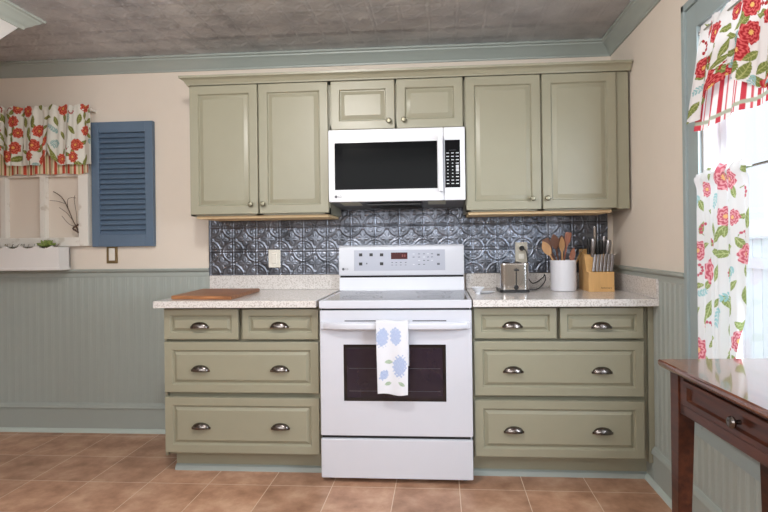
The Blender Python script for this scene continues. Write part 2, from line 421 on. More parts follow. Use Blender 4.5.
PAL_B = [L3(c) for c in ((150, 168, 208), (198, 208, 230), (176, 186, 220), (158, 178, 156), (190, 204, 184), (180, 194, 222))]

# ================================================================== STRUCTURE
XR, XLW, YF, ZC = 1.28, -3.6, -4.6, 2.40
WY0, WY1, WZ0, WZ1 = -1.110, -2.30, 0.50, 2.04        # window opening in the right wall
struct('floor', bx(XLW, XR + .14, YF, 0.1, -0.05, 0), 'floor')
struct('wall_back', bx(XLW, XR + .14, 0, 0.12, 0, ZC + .05), 'wall')
b = B()
box(b, XR, XR + .14, WY0, 0, 0, ZC + .05); box(b, XR, XR + .14, YF, WY1, 0, ZC + .05)
box(b, XR, XR + .14, WY1, WY0, 0, WZ0); box(b, XR, XR + .14, WY1, WY0, WZ1, ZC + .05)
struct('wall_right', b, 'wall')
struct('wall_left', bx(XLW - .1, XLW, YF, 0.1, 0, ZC + .05), 'wall')
struct('wall_front', bx(XLW, XR + .14, YF - .1, YF, 0, ZC + .05), 'wall')
TI = 0.1516
o = tin_sheet('ceiling', (XLW, 0, ZC), (1, 0, 0), (0, -1, 0), (0, 0, -1), TI, (XR - XLW) / TI, 14, 20, 0.005, 'tinceil'); o['kind'] = 'structure'
struct('ceiling', bx(XLW, XR + .14, YF, -14 * TI, ZC, ZC + .05), 'tinceil')
struct('ceiling', bx(XLW, XR + .14, -14 * TI, 0.1, ZC + .006, ZC + .05), 'tinceil')

# ceiling crown
crown = [(0, 2.315), (.010, 2.315), (.012, 2.325), (.020, 2.330), (.030, 2.345), (.045, 2.362), (.062, 2.374), (.064, 2.382), (.075, 2.386), (.075, 2.401), (0, 2.401)]
struct('trim_1', sweep(B(), [(XLW, 0), (XR, 0), (XR, YF)], crown), 'sage')
# chair rails
rail = [(0, 1.000), (.010, 1.000), (.014, 1.008), (.014, 1.028), (.020, 1.034), (.030, 1.038), (.034, 1.046), (.034, 1.053), (0, 1.053)]
struct('trim_2', sweep(B(), [(XLW, 0), (-1.236, 0)], rail), 'sage')
struct('trim_3', sweep(B(), [(XR, -0.021), (XR, -0.996)], rail), 'sage')
struct('trim_4', sweep(B(), [(XR, -2.44), (XR, YF)], rail), 'sage')
# baseboards with cap and shoe
base = [(0, 0), (.018, 0), (.018, .150), (.026, .153), (.028, .160), (.024, .168), (.022, .176), (.014, .182), (.012, .188), (0, .188)]
shoe = [(0.018, 0), (.036, 0), (.036, .008), (.031, .018), (.022, .024), (.018, .024)]
struct('baseboard_back', sweep(B(), [(XLW, 0), (-1.21, 0)], base), 'sage')
struct('baseboard_right', sweep(B(), [(XR, -0.62), (XR, YF)], base), 'sage')
struct('trim_5', sweep(B(), [(XLW, 0), (-1.21, 0)], shoe), 'shoe')
struct('trim_6', sweep(B(), [(XR, -0.535), (XR, YF)], shoe), 'shoe')
# beadboard wainscot, a profile of boards, beads and grooves
def beadboard(a0, a1, z0, z1, along):
    pts = []; p = a0; w = 0.0508; d = 1 if a1 > a0 else -1; T = .010
    while (a1 - p) * d > 0.001:
        for q_, o_ in ((0, T - .0014), (.0012, T - .0014), (.0025, T), (.030, T), (.0315, T - .0012), (.033, T - .0012), (.0345, T - .0002), (.037, T + .0003), (.0395, T - .0002), (.041, T - .0012), (.0425, T - .0012), (.044, T)):
            if (a1 - (p + q_ * d)) * d > 0: pts.append((p + q_ * d, o_))
        p += w * d
    pts.append((a1, T))
    poly = [(a0, 0)] + pts + [(a1, 0)]
    bm = B()
    if along == 'X': prism(bm, [(x, -o_) for x, o_ in poly], 'Z', z0, z1)
    else: prism(bm, [(XR - o_, y) for y, o_ in poly], 'Z', z0, z1)
    return bm
struct('trim_7', beadboard(XLW, -1.21, .18, 1.003, 'X'), 'sage', sharp=25)
struct('trim_8', beadboard(-0.62, -1.005, .18, 1.003, 'Y'), 'sage', sharp=25)
struct('trim_9', beadboard(-1.005, -2.44, .18, .44, 'Y'), 'sage', sharp=25)
struct('trim_10', beadboard(-2.44, YF, .18, 1.003, 'Y'), 'sage', sharp=25)

# raked bulkhead by the left edge of the ceiling, with its own crown
struct('trim_11', prism(B(), [(-0.69, ZC), (-0.69, 2.345), (-1.70, 1.42), (-3.0, 1.42), (-3.0, ZC)], 'X', -3.0, -1.92), M['planter'])
cr2 = [(0, 2.330), (.010, 2.330), (.014, 2.340), (.022, 2.346), (.034, 2.354), (.044, 2.366), (.060, 2.376), (.064, 2.384), (.078, 2.388), (.078, 2.399), (0, 2.399)]
struct('trim_12', sweep(B(), [(-3.0, -0.69), (-1.92, -0.69), (-1.92, -3.0)], [(-p, z) for p, z in cr2]), 'shoe')

# ---- window on the right wall
win = B()
for (y0, y1, z0, z1) in ((-1.000, -1.105, .44, WZ1 + .115), (-2.305, -2.42, .44, WZ1 + .115)): box(win, XR - .018, XR, y0, y1, z0, z1, .002)
box(win, XR - .018, XR, WY0 + .006, WY1 - .006, WZ1, WZ1 + .115, .002)
# raised back band round the outside
box(win, XR - .030, XR, -0.995, -1.022, .44, WZ1 + .125, .004); box(win, XR - .034, XR, -2.395, -2.425, .44, WZ1 + .125, .004)
box(win, XR - .030, XR, -0.995, -2.425, WZ1 + .095, WZ1 + .125, .004)
wn = struct('window_1', win, 'casing')
jb = B()
box(jb, XR - .002, XR + .10, WY0, WY0 - .012, WZ0, WZ1); box(jb, XR - .002, XR + .10, WY1, WY1 + .012, WZ0, WZ1)
box(jb, XR - .002, XR + .10, WY0, WY1, WZ1 - .012, WZ1)
struct('window_jamb', jb, 'pvc', wn)
struct('window_sill', box(box(B(), XR - .05, XR + .10, -0.975, -2.44, .485, .512, .006), XR - .016, XR, -1.0, -2.42, .40, .485, .003), 'casing', wn)
def sash(x, z0, z1, name):
    bm = B(); ya, yb = WY0 - .012, WY1 + .012; t = .034
    box(bm, x, x + t, ya, ya - .050, z0, z1, .003); box(bm, x, x + t, yb, yb + .050, z0, z1, .003)
    box(bm, x, x + t, ya, yb, z0, z0 + .055, .003); box(bm, x, x + t, ya, yb, z1 - .045, z1, .003)
    ym = (ya + yb) / 2; box(bm, x + .006, x + t - .006, ym - .011, ym + .011, z0, z1, .002)
    return struct(name, bm, 'pvc', wn)
s1 = sash(XR + .058, 1.205, WZ1 - .012, 'upper_sash'); s2 = sash(XR + .022, .512, 1.245, 'lower_sash')
struct('window_pane', bx(XR + .072, XR + .076, WY0 - .05, WY1 + .05, 1.24, WZ1 - .05), 'glass', wn)
struct('window_pane', bx(XR + .036, XR + .040, WY0 - .05, WY1 + .05, .56, 1.21), 'glass', wn)
# outdoors: lawn and a white board fence
t_ = obj('lawn', bx(XR + .2, 9, -6, 8, -0.65, -0.6), 'grass'); tag(t_, 'green lawn outside the window beyond the white fence', 'lawn'); t_['kind'] = 'structure'
fe = thing('board_fence', 'white board fence seen outside through the right window', 'fence', (2.9, 0, -0.6))
fb = B(); y = -2.2
for k in range(34):
    box(fb, 2.9, 2.93, y, y + .118, -.6, 1.20, .004); y += .13
obj('fence_boards', fb, 'fence', fe)
fb = B(); box(fb, 2.87, 2.90, -2.25, 2.3, .95, 1.04); box(fb, 2.87, 2.90, -2.25, 2.3, -.3, -.21); box(fb, 2.86, 2.96, -2.25, 2.3, 1.2, 1.25, .006)
obj('fence_rail', fb, 'fence', fe)

# ================================================================== BACKSPLASH
bs = tin_sheet('tin_backsplash', (-1.232, -0.004, 1.006), (1, 0, 0), (0, 0, 1), (0, -1, 0), TI, 16.35, 2.8, 36, 0.0032, 'tin')
tag(bs, 'embossed pewter tin tile backsplash between the counters and upper cabinets', 'backsplash')
obj('edge_strip', bx(-1.2375, -1.230, -0.010, 0, 1.006, 1.372, .001), 'tin', bs)

# ================================================================== UPPER CABINETS
def knob(x, y, z, parent, name='knob', m='knobm', s=1.0):
    return obj(name, lathe(B(), [(.008 * s, 0), (.0075 * s, .002), (.0048 * s, .006), (.005 * s, .011), (.010 * s, .015), (.0142 * s, .019), (.0148 * s, .023), (.012 * s, .027), (.006 * s, .029)], x, y, z, 20, 'Y'), m, parent)
def upper(name, label, x0, x1, z0, z1, doors, knobs, group=None):
    t = thing(name, label, 'cabinet', ((x0 + x1) / 2, 0, z0), group)
    b = B(); th = .018
    box(b, x0, x0 + th, -.33, -.005, z0, z1); box(b, x1 - th, x1, -.33, -.005, z0, z1)
    box(b, x0, x1, -.33, -.005, z1 - th, z1); box(b, x0, x1, -.012, -.005, z0, z1)
    # face frame
    box(b, x0, x1, -.333, -.315, z0, z0 + .035); box(b, x0, x1, -.333, -.315, z1 - .03, z1)
    box(b, x0, x0 + .03, -.333, -.315, z0, z1); box(b, x1 - .03, x1, -.333, -.315, z0, z1)
    xm = (x0 + x1) / 2; box(b, xm - .02, xm + .02, -.333, -.315, z0, z1)
    obj('cabinet_body', b, 'cab', t)
    obj('bottom_board', bx(x0 + th, x1 - th, -.300, -.006, z0 - .014, z0 + .004), 'cabwood', t)
    for (a, c, zz0, zz1), (kx, kz) in zip(doors, knobs):
        d = obj('door', raised(a, c, zz0, zz1, -.333, .02, .052, .026), 'cab', t)
        knob(kx, -.353, kz, d)
    return t
uz0, uz1, dz0, dz1 = 1.366, 2.125, 1.373, 2.110
uc1 = upper('wall_cabinet', 'olive green two-door upper cabinet left of the microwave', -1.193, -.380, uz0, uz1,
            [(-1.188, -.791, dz0, dz1), (-.784, -.385, dz0, dz1)], [(-.830, 1.427), (-.758, 1.427)])
uc2 = upper('wall_cabinet', 'short olive green two-door cabinet directly above the microwave', -.378, .377, 1.832, uz1,
            [(-.369, -.007, 1.836, dz1), (.002, .370, 1.836, dz1)], [(-.038, 1.876), (.044, 1.880)])
uc3 = upper('wall_cabinet', 'olive green two-door upper cabinet right of the microwave', .379, 1.198, uz0, uz1,
            [(.383, .791, dz0, dz1), (.799, 1.194, dz0, dz1)], [(.742, 1.431), (.822, 1.431)])
obj('filler_strip', bx(1.198, 1.266, -.333, -.005, uz0 + .004, uz1, .002), 'cab', uc3)
cc = [(0, 2.112), (.005, 2.112), (.007, 2.120), (.012, 2.124), (.016, 2.134), (.024, 2.142), (.036, 2.147), (.038, 2.159), (0, 2.159)]
cm = obj('crown_moulding', sweep(B(), [(-1.195, -.01), (-1.195, -.353), (1.271, -.353)], cc), 'cab')
tag(cm, 'olive green crown moulding running along the top of the upper cabinets', 'moulding')

# ================================================================== BASE CABINETS
def cup_pull(x, y, z, parent):
    a, d, h = .046, .024, .030
    bm = B(); NU, NV = 20, 8; g = []
    for i in range(NU + 1):
        al = PI * i / NU; row = []
        for j in range(NV + 1):
            be = PI / 2 * j / NV; r = math.sin(al) ** .8 if 0 < i < NU else 0.0
            row.append(bm.verts.new((x - a * math.cos(al), y - d * r * math.cos(be) - .001, z - .012 + h * r * math.sin(be))))
        g.append(row)
    for i in range(NU):
        for j in range(NV): bm.faces.new((g[i][j], g[i + 1][j], g[i + 1][j + 1], g[i][j + 1]))
    bmesh.ops.remove_doubles(bm, verts=bm.verts, dist=1e-5)
    bmesh.ops.recalc_face_normals(bm, faces=bm.faces)
    geom = bm.faces[:]
    bmesh.ops.solidify(bm, geom=geom, thickness=.0016)
    box(bm, x - a - .004, x - a + .008, y - .003, y, z - .016, z - .004, .001); box(bm, x + a - .008, x + a + .004, y - .003, y, z - .016, z - .004, .001)
    return obj('cup_pull', bm, 'nickel', parent)
def base_cab(label, x0, x1, dr, toe):
    t = thing('base_cabinet', label, 'cabinet', ((x0 + x1) / 2, -.3, 0))
    b = B()
    box(b, x0, x1, -.586, -.02, .10, .878); box(b, x0, x0 + .012, -.608, -.586, .10, .878); box(b, x1 - .03, x1, -.608, -.586, .10, .878)
    obj('cabinet_body', b, 'cab', t)
    b = B(); box(b, toe[0], toe[1], -.535, -.03, 0, .10); obj('toe_kick', b, 'cab', t)
    obj('kick_moulding', prism(B(), [(-.535, 0), (-.556, 0), (-.556, .008), (-.550, .022), (-.540, .028), (-.535, .028)], 'X', toe[0], toe[1]), 'sage', t)
    for (a, c, z0, z1, pulls, fw) in dr:
        d = obj('drawer_front', raised(a, c, z0, z1, -.609, .02, fw, .020), 'cab', t)
        for (px, pz) in pulls: cup_pull(px, -.629, pz, d)
    return t
base_cab('olive green four-drawer base cabinet left of the range', -1.210, -.384,
         [(-1.204, -.806, .709, .868, [(-1.010, .783)], .038), (-.786, -.388, .709, .866, [(-.590, .784)], .038),
          (-1.204, -.388, .434, .697, [(-1.009, .560), (-.590, .561)], .046), (-1.204, -.388, .122, .410, [(-1.009, .263), (-.590, .265)], .046)], (-1.19, -.384))
bc2 = base_cab('olive green four-drawer base cabinet right of the range', .392, 1.279,
         [(.400, .806, .714, .868, [(.589, .784)], .038), (.821, 1.223, .714, .868, [(1.020, .781)], .038),
          (.398, 1.223, .430, .702, [(.590, .561), (1.020, .560)], .046), (.398, 1.223, .126, .408, [(.590, .263), (1.020, .263)], .046)], (.392, 1.262))
struct('trim_13', bx(1.262, XR, -.612, -.50, 0, .10), 'sage')

# ================================================================== COUNTERTOPS
ct = thing('countertop', 'speckled pale quartz countertop left of the range with low upstand', 'countertop', (-.8, -.3, .88))
obj('slab', bx(-1.2265, -.384, -.690, -.001, .879, .915, .004), 'quartz', ct)
obj('upstand', bx(-1.230, -.384, -.021, -.001, .9152, 1.006, .003), 'quartz', ct)
ct = thing('countertop', 'speckled pale quartz countertop right of the range with corner upstand', 'countertop', (.8, -.3, .88))
obj('slab', bx(.392, 1.2795, -.690, -.001, .879, .915, .004), 'quartz', ct)
obj('upstand', bx(.392, 1.2795, -.021, -.001, .9152, 1.006, .003), 'quartz', ct)
obj('side_upstand', bx(1.259, 1.2795, -.690, -.022, .9152, 1.010, .003), 'quartz', ct)

# ================================================================== RANGE
rg = thing('range', 'white electric range with glass cooktop between the base cabinets', 'stove', (.005, -.35, 0))
RX0, RX1 = -.372, .387
b = B(); box(b, RX0 + .004, RX1 - .004, -.640, -.03, .045, .885)
obj('range_body', b, 'white', rg)
for fx in (RX0 + .04, RX1 - .04):
    for fy in (-.60, -.08): obj('levelling_foot', lathe(B(), [(.018, 0), (.018, .01), (.010, .012), (.010, .05)], fx, fy, 0, 12), 'blackp', rg)
b = B()   # cooktop frame, a ring round the glass
box(b, RX0, RX1, -.683, -.655, .873, .914, .006); box(b, RX0, RX0 + .018, -.66, -.08, .885, .913, .003); box(b, RX1 - .018, RX1, -.66, -.08, .885, .913, .003)
box(b, RX0, RX1, -.12, -.075, .885, .913, .003)
ck = obj('cooktop_frame', b, 'white', rg)
obj('glass_cooktop', bx(RX0 + .016, RX1 - .016, -.657, -.118, .885, .9115, .001), 'cooktop', rg)
for (ex, ey, er) in ((-.18, -.50, .105), (.20, -.50, .085), (-.18, -.24, .075), (.20, -.24, .10)):
    for rr in (er, er * .62):
        b = B(); n = 40; vi = [b.verts.new((ex + math.cos(2 * PI * k / n) * rr, ey + math.sin(2 * PI * k / n) * rr, .9119)) for k in range(n)]
        vo = [b.verts.new((ex + math.cos(2 * PI * k / n) * (rr + .003), ey + math.sin(2 * PI * k / n) * (rr + .003), .9119)) for k in range(n)]
        for k in range(n): b.faces.new((vi[k], vo[k], vo[(k + 1) % n], vi[(k + 1) % n]))
        obj('burner_ring', b, 'grey', rg)
# backguard: sloping riser, then the overhanging control housing
gx0, gx1 = -.386 + .005, .373 + .004
obj('backguard_riser', prism(B(), [(-.092, .912), (-.080, .99), (-.03, .99), (-.03, .912)], 'X', gx0, gx1), 'white', rg)
b = prism(B(), [(-.100, 1.003), (-.104, 1.012), (-.094, 1.176), (-.084, 1.186), (-.03, 1.186), (-.03, 1.003)], 'X', gx0, gx1)
bmesh.ops.bevel(b, geom=[e for e in b.edges if abs(e.verts[0].co.x - e.verts[1].co.x) < 1e-4], offset=.004, segments=2, affect='EDGES')
bg = obj('control_housing', b, 'white', rg)
obj('shadow_gap', bx(gx0 + .004, gx1 - .004, -.078, -.03, .988, 1.005), 'dark', rg)
def yg(z): return -.104 + (z - 1.012) * .01 / .164          # face of the housing
def slab(x0, x1, z0, z1, out, m, name, par):
    p = [(yg(z0) - out, z0), (yg(z1) - out, z1), (yg(z1) + .004, z1), (yg(z0) + .004, z0)]
    return obj(name, prism(B(), p, 'X', x0, x1), m, par)
slab(-.288, .264, 1.032, 1.157, .0012, 'panel', 'control_panel', rg)
slab(-.062, .038, 1.101, 1.141, .0022, 'redled', 'display', rg)
for x, z in ((.008, 1.121), (.022, 1.121)): slab(x - .004, x + .004, z - .007, z + .007, .0026, mat('lit_red_digit', (120, 40, 40), .4) if x < .01 else bpy.data.materials['lit_red_digit'], 'display_digit', rg)
for x, z in ((-.247, 1.129), (-.183, 1.129), (-.119, 1.128), (-.247, 1.074), (-.119, 1.074)):
    k = slab(x - .010, x + .010, z - .009, z + .009, .005, 'blackp', 'button', rg)
slab(-.214, -.206, 1.072, 1.080, .0022, 'grey', 'button', rg)
for r_, z in enumerate((1.131, 1.112, 1.092, 1.068)):
    for c_, x in enumerate((.075, .108, .138, .162, .186)):
        if (r_, c_) in ((2, 0), (3, 3), (3, 4)): continue
        slab(x - .006, x + .006, z - .002, z + .002, .0018, 'grey' if (r_ + c_) % 3 else 'lightprint', 'touch_key', rg)
for z in (1.125, 1.070): slab(.216, .232, z - .006, z + .006, .0018, 'grey', 'touch_key', rg)
for x in (-.055, -.030, -.003, .027):
    slab(x - .005, x + .005, 1.079, 1.083, .0018, 'grey', 'touch_key', rg); slab(x - .005, x + .005, 1.064, 1.067, .0018, 'grey', 'touch_key', rg)
def lg_logo(x, y, z, par, s=1.0, m='grey', root=None):
    o1 = obj('logo_badge', lathe(B(), [(.0085 * s, 0), (.0085 * s, .0008)], x, y, z, 24, 'Y'), m, par)
    text('LG', .017 * s, (x + .012 * s, y - .0004, z), m, par, 'logo_lettering')
lg_logo(-.364 + .01, yg(1.043) - .0002, 1.043, rg, .95)
# oven door
DY = -.668
dr = obj('oven_door', bx(RX0, RX1, DY, -.642, .236, .864, .006), 'white', rg)
for x0, x1 in ((-.245, -.085), (.095, .262)): obj('vent_slot', bx(x0, x1, DY - .0008, DY + .01, .808, .8125), 'dark', dr)
obj('oven_window', bx(-.252, .258, DY - .0015, DY + .01, .411, .693, .001), 'ovenglass', dr)
obj('reflection_tint', bx(-.236, .242, DY - .002, DY + .006, .428, .676, .001), mat('inner_oven_glass', (34, 28, 42), .05, var=.3, scale=5, spec=.6), dr)  # inner glass, its bluish colour standing in for a reflection
b = B()
for z in (.46, .573):
    box(b, -.225, .230, DY - .0026, DY - .001, z, z + .0025)
obj('oven_rack', b, 'mesh', dr)
# handle: a wide flat bowed bar
b = B(); n = 28; g = []
for i in range(n + 1):
    f = i / n; x = RX0 + .008 + f * (RX1 - RX0 - .016); bow = 1 - abs(2 * f - 1) ** 6
    y = DY - .008 - .042 * bow; hh = .019
    g.append([b.verts.new(p) for p in ((x, y + .006, .790 - hh), (x, y - .004, .790 - hh + .006), (x, y - .007, .790), (x, y - .004, .790 + hh - .006), (x, y + .006, .790 + hh), (x, y + .014, .790 + hh - .004), (x, y + .014, .790 - hh + .004))])
for i in range(n):
    for k in range(7): b.faces.new((g[i][k], g[i + 1][k], g[i + 1][(k + 1) % 7], g[i][(k + 1) % 7]))
b.faces.new(g[0]); b.faces.new(g[-1][::-1])
box(b, RX0 + .008, RX0 + .034, DY - .022, DY, .773, .807, .004); box(b, RX1 - .034, RX1 - .008, DY - .022, DY, .773, .807, .004)
bmesh.ops.recalc_face_normals(b, faces=b.faces)
obj('handle', b, 'white', dr)
obj('storage_drawer', bx(RX0 + .001, RX1 - .001, DY - .006, -.642, .026, .222, .007), 'white', rg)
obj('drawer_gap', bx(RX0 + .006, RX1 - .012, -.655, -.63, .218, .240), 'dark', rg)
obj('trim_gap', bx(RX0 + .010, RX1 - .012, -.660, -.63, .860, .875), 'dark', rg)

# tea towel over the handle
def towel_surf(u, v):
    x = -.080 + u * .158; drop_f = .345; drop_b = .22
    tot = drop_f + .05 + drop_b; s = v * tot
    y = np.empty_like(s); z = np.empty_like(s); zt = .812; yo = DY - .065; yi = DY - .030
    a = s < drop_f
    z[a] = zt - drop_f + s[a]; y[a] = yo
    bmask = (s >= drop_f) & (s < drop_f + .05); th = (s[bmask] - drop_f) / .05 * PI
    y[bmask] = (yo + yi) / 2 - np.cos(th) * (yi - yo) / 2; z[bmask] = zt + np.sin(th) * .008
    c = s >= drop_f + .05
    y[c] = yi; z[c] = zt - (s[c] - drop_f - .05)
    y = y - .003 * np.sin(u * 9 + 1) * np.clip((zt - z) * 6, 0, 1) * a - .006 * (a * np.clip((zt - z), 0, 1))
    x = x + (.5 - u) * .012 * np.clip((zt - z) / .35, 0, 1) * a
    z = z - .008 * u * a * np.clip((zt - z) * 4, 0, 1) + .003 * np.sin(u * 7)
    return np.stack([x, y, z], -1), u * .158, s
exp_t = [('cluster', .030, .27, .050, 1.4, 0), ('cluster', .095, .28, .045, 1.6, 0), ('cluster', .115, .14, .055, 1.5, 0), ('cluster', .035, .09, .032, .9, 0), ('leaf', .06, .155, .022, .2, 0), ('leaf', .125, .055, .02, 2.6, 0), ('leaf', .055, .05, .02, .4, 0)]
exp_t = [e[:5] for e in exp_t]
tw = cloth('tea_towel', 'towel', None, 110, 260, towel_surf, floral(PAL_B, 9, .5, exp_t, (226, 227, 233), .001), thick=.002)
tag(tw, 'white tea towel printed with blue flowers hanging over the oven door handle', 'towel')

# ================================================================== MICROWAVE
mw = thing('microwave', 'white over-the-range microwave with black window and keypad', 'microwave', (0, -.2, 1.41))
MY = -.388
b = prism(B(), [(-.355, 1.430), (-.02, 1.412), (-.02, 1.830), (-.355, 1.830)], 'X', -.377, .377)
obj('microwave_body', b, mat('microwave_case', (120, 122, 126), .4), mw)
md = obj('door', bx(-.3775, .2605, MY, -.356, 1.428, 1.828, .005), 'mwhite', mw)
obj('door_window', bx(-.342, .2265, MY - .0015, MY + .01, 1.495, 1.755, .002), 'blackglass', md)
obj('inner_screen', bx(-.300, .185, MY - .0022, MY + .005, 1.520, 1.722, .001), mat('window_screen', (11, 12, 13), .15, spec=.05), md)
b = B(); box(b, .231, .257, MY - .034, MY - .018, 1.474, 1.777, .006); box(b, .235, .253, MY - .022, MY, 1.480, 1.505, .003); box(b, .235, .253, MY - .022, MY, 1.745, 1.770, .003)
obj('handle', b, 'mwhite', md)
pn = obj('control_panel', bx(.2615, .3775, MY, -.356, 1.428, 1.828, .005), 'mwhite', mw)
kp = obj('keypad', bx(.268, .350, MY - .0015, MY + .01, 1.497, 1.757, .001), 'blackglass', pn)
for r_ in range(10):
    z = 1.685 - r_ * .0185
    for c_ in range(3):
        x = .283 + c_ * .026; w = (.007 if r_ in (0, 1, 2, 8, 9) else .0035) if c_ < 2 else .008
        h = .0022 if r_ not in (4, 5) or c_ < 2 else .008
        obj('keypad_button', bx(x - w, x + w, MY - .0024, MY - .001, z - h, z + h), 'lightprint', kp)
obj('clock_display', bx(.290, .330, MY - .0022, MY - .001, 1.700, 1.7015), 'grey', kp)
lg_logo(-.336, MY - .0002, 1.457, md, .95)
# underside: two lamp lenses and grease filter louvres
def yzu(y): return 1.430 - (y + .355) * (.018 / .335) - .0015
for x0, x1 in ((-.325, -.215), (.170, .270)):
    b = prism(B(), [(-.34, yzu(-.34)), (-.20, yzu(-.20)), (-.20, yzu(-.20) + .004), (-.34, yzu(-.34) + .004)], 'X', x0, x1); obj('lamp_lens', b, 'lens', mw)
b = prism(B(), [(-.345, yzu(-.345) - .002), (-.06, yzu(-.06) - .002), (-.06, yzu(-.06) + .004), (-.345, yzu(-.345) + .004)], 'X', -.18, .14); obj('grease_filter', b, 'mesh', mw)
b = B()
for k in range(9): box(b, -.170, .130, -.33 + k * .03, -.318 + k * .03, yzu(-.2) - .009, yzu(-.2) - .001)
obj('filter_louvres', b, 'blackp', mw)

# ================================================================== WALL PLATES
sp = thing('light_switch', 'white rocker switch plate on the tin backsplash above the left counter', 'switch', (-.81, -.008, 1.11))
obj('plate', bx(-.848, -.772, -.013, -.006, 1.054, 1.166, .002), 'plate', sp)
obj('rocker', bx(-.826, -.794, -.017, -.012, 1.077, 1.143, .002), 'plate', sp)
ol = thing('wall_outlet', 'beige outlet plate with a black plug above the toaster', 'outlet', (.73, -.008, 1.13))
obj('plate', bx(.694, .767, -.013, -.006, 1.072, 1.194, .002), 'almond', ol)
for z in (1.108, 1.158): obj('socket', bx(.715, .746, -.0155, -.012, z - .016, z + .016, .003), 'plate', ol)
ip = thing('wall_outlet', 'brass-framed cream outlet plate on the wall just below the blue shutter', 'outlet', (-1.884, -.002, 1.14))
obj('plate', bx(-1.921, -1.847, -.008, -.001, 1.090, 1.204, .002), 'brass', ip)
obj('socket', bx(-1.904, -1.864, -.011, -.007, 1.108, 1.188, .002), 'plate', ip)

# ================================================================== COUNTER OBJECTS
# cutting board
cb = B(); L, Wd = .362, .44
cbv = [(-1.176, -.575), (-.812, -.692), (-.812, -.692)]
cb = thing('cutting_board', 'reddish brown wooden cutting board lying on the left counter', 'cutting board', (-1.02, -.40, .9155), rz=0)
poly = [(-1.178, -.600), (-.835, -.640), (-.858, -.150), (-1.218, -.140)]
b = prism(B(), poly, 'Z', .9155, .934); bmesh.ops.bevel(b, geom=b.edges[:], offset=.003, segments=2, affect='EDGES')
obj('board', b, 'board', cb)

# toaster
tz = .9155
ts = thing('toaster', 'stainless steel toaster with black base on the right counter', 'toaster', (.645, -.22, tz))
def rrect(bm, x0, x1, y0, y1, z0, z1, r, top=0.0):
    pts = []
    for cx_, cy_, a0 in ((x1 - r, y1 - r, 0), (x0 + r, y1 - r, 90), (x0 + r, y0 + r, 180), (x1 - r, y0 + r, 270)):
        for k in range(7):
            a = math.radians(a0 + k * 15); pts.append((cx_ + r * math.cos(a), cy_ + r * math.sin(a)))
    zs = [(z0, 1.0), (z1 - top, 1.0), (z1 - top * .3, 1 - top * .6), (z1, 1 - top * 2.2)] if top else [(z0, 1), (z1, 1)]
    mx, my = (x0 + x1) / 2, (y0 + y1) / 2; rings = []
    for z, s in zs: rings.append([bm.verts.new((mx + (p[0] - mx) * s, my + (p[1] - my) * s, z)) for p in pts])
    for a, c in zip(rings, rings[1:]):
        for k in range(len(pts)): bm.faces.new((a[k], a[(k + 1) % len(pts)], c[(k + 1) % len(pts)], c[k]))
    bm.faces.new(rings[0][::-1]); bm.faces.new(rings[-1])
    bmesh.ops.recalc_face_normals(bm, faces=bm.faces); return bm
obj('base', rrect(B(), .563, .729, -.335, -.085, tz, tz + .016, .03), 'blackp', ts)
sh = obj('shell', rrect(B(), .566, .726, -.33, -.09, tz + .016, 1.078, .028, .010), 'steel', ts)
b = B(); box(b, .600, .625, -.30, -.12, 1.0785, 1.080); box(b, .665, .690, -.30, -.12, 1.0785, 1.080); obj('bread_slots', b, 'dark', ts)
b = B(); box(b, .650, .656, -.3315, -.328, .955, 1.050, .001); obj('lever_slot', b, 'dark', ts)
b = B(); box(b, .641, .667, -.347, -.330, 1.036, 1.046, .003); obj('lever', b, 'blackp', ts)
obj('browning_dial', lathe(B(), [(.013, 0), (.013, .010), (.010, .014)], .652, -.330, .945, 24, 'Y'), 'blackp', ts)
# left shell end cap seam
cord = thing('power_cord', 'black power cord running from the toaster to the backsplash outlet', 'cord', (.73, -.1, tz))
def bez(pts, n=10):
    P = [Vector(p) for p in pts]; out = []
    Q = [P[0]] + P + [P[-1]]
    for i in range(1, len(Q) - 2):
        for k in range(n):
            t = k / n; a, b_, c, d = Q[i - 1], Q[i], Q[i + 1], Q[i + 2]
            out.append(.5 * ((2 * b_) + (c - a) * t + (2 * a - 5 * b_ + 4 * c - d) * t * t + (3 * b_ - a - 3 * c + d) * t ** 3))
    out.append(P[-1]); return out
obj('cable', tube(B(), bez([(.735, -.045, 1.156), (.752, -.055, 1.140), (.760, -.060, 1.08), (.752, -.07, 1.01), (.772, -.10, .955), (.80, -.12, .957), (.84, -.11, .985), (.852, -.10, 1.00), (.846, -.14, .965), (.80, -.18, .925), (.755, -.19, .9195), (.722, -.17, .922)]), .0032, 8), 'blackp', cord)
obj('plug', lathe(B(), [(.014, 0), (.016, .008), (.014, .024), (.006, .034)], .731, -.0165, 1.157, 16, 'Y'), 'blackp', cord)

# small bowl
bw = obj('bowl', lathe(B(), [(.012, 0), (.014, .004), (.010, .008), (.016, .014), (.028, .026), (.037, .038), (.0355, .0385), (.026, .029), (.014, .019), (.002, .016)], .437, -.40, .9155, 28), 'mwhite')
tag(bw, 'tiny white footed bowl on the counter beside the range', 'bowl')
rs = obj('spoon_rest', lathe(B(), [(.030, 0), (.045, .004), (.060, .010), (.058, .0105), (.044, .006), (.002, .004)], .475, -.36, .9155, 28, sy=.7), 'mwhite')
tag(rs, 'flat pale dish on the counter behind the tiny white bowl', 'dish')

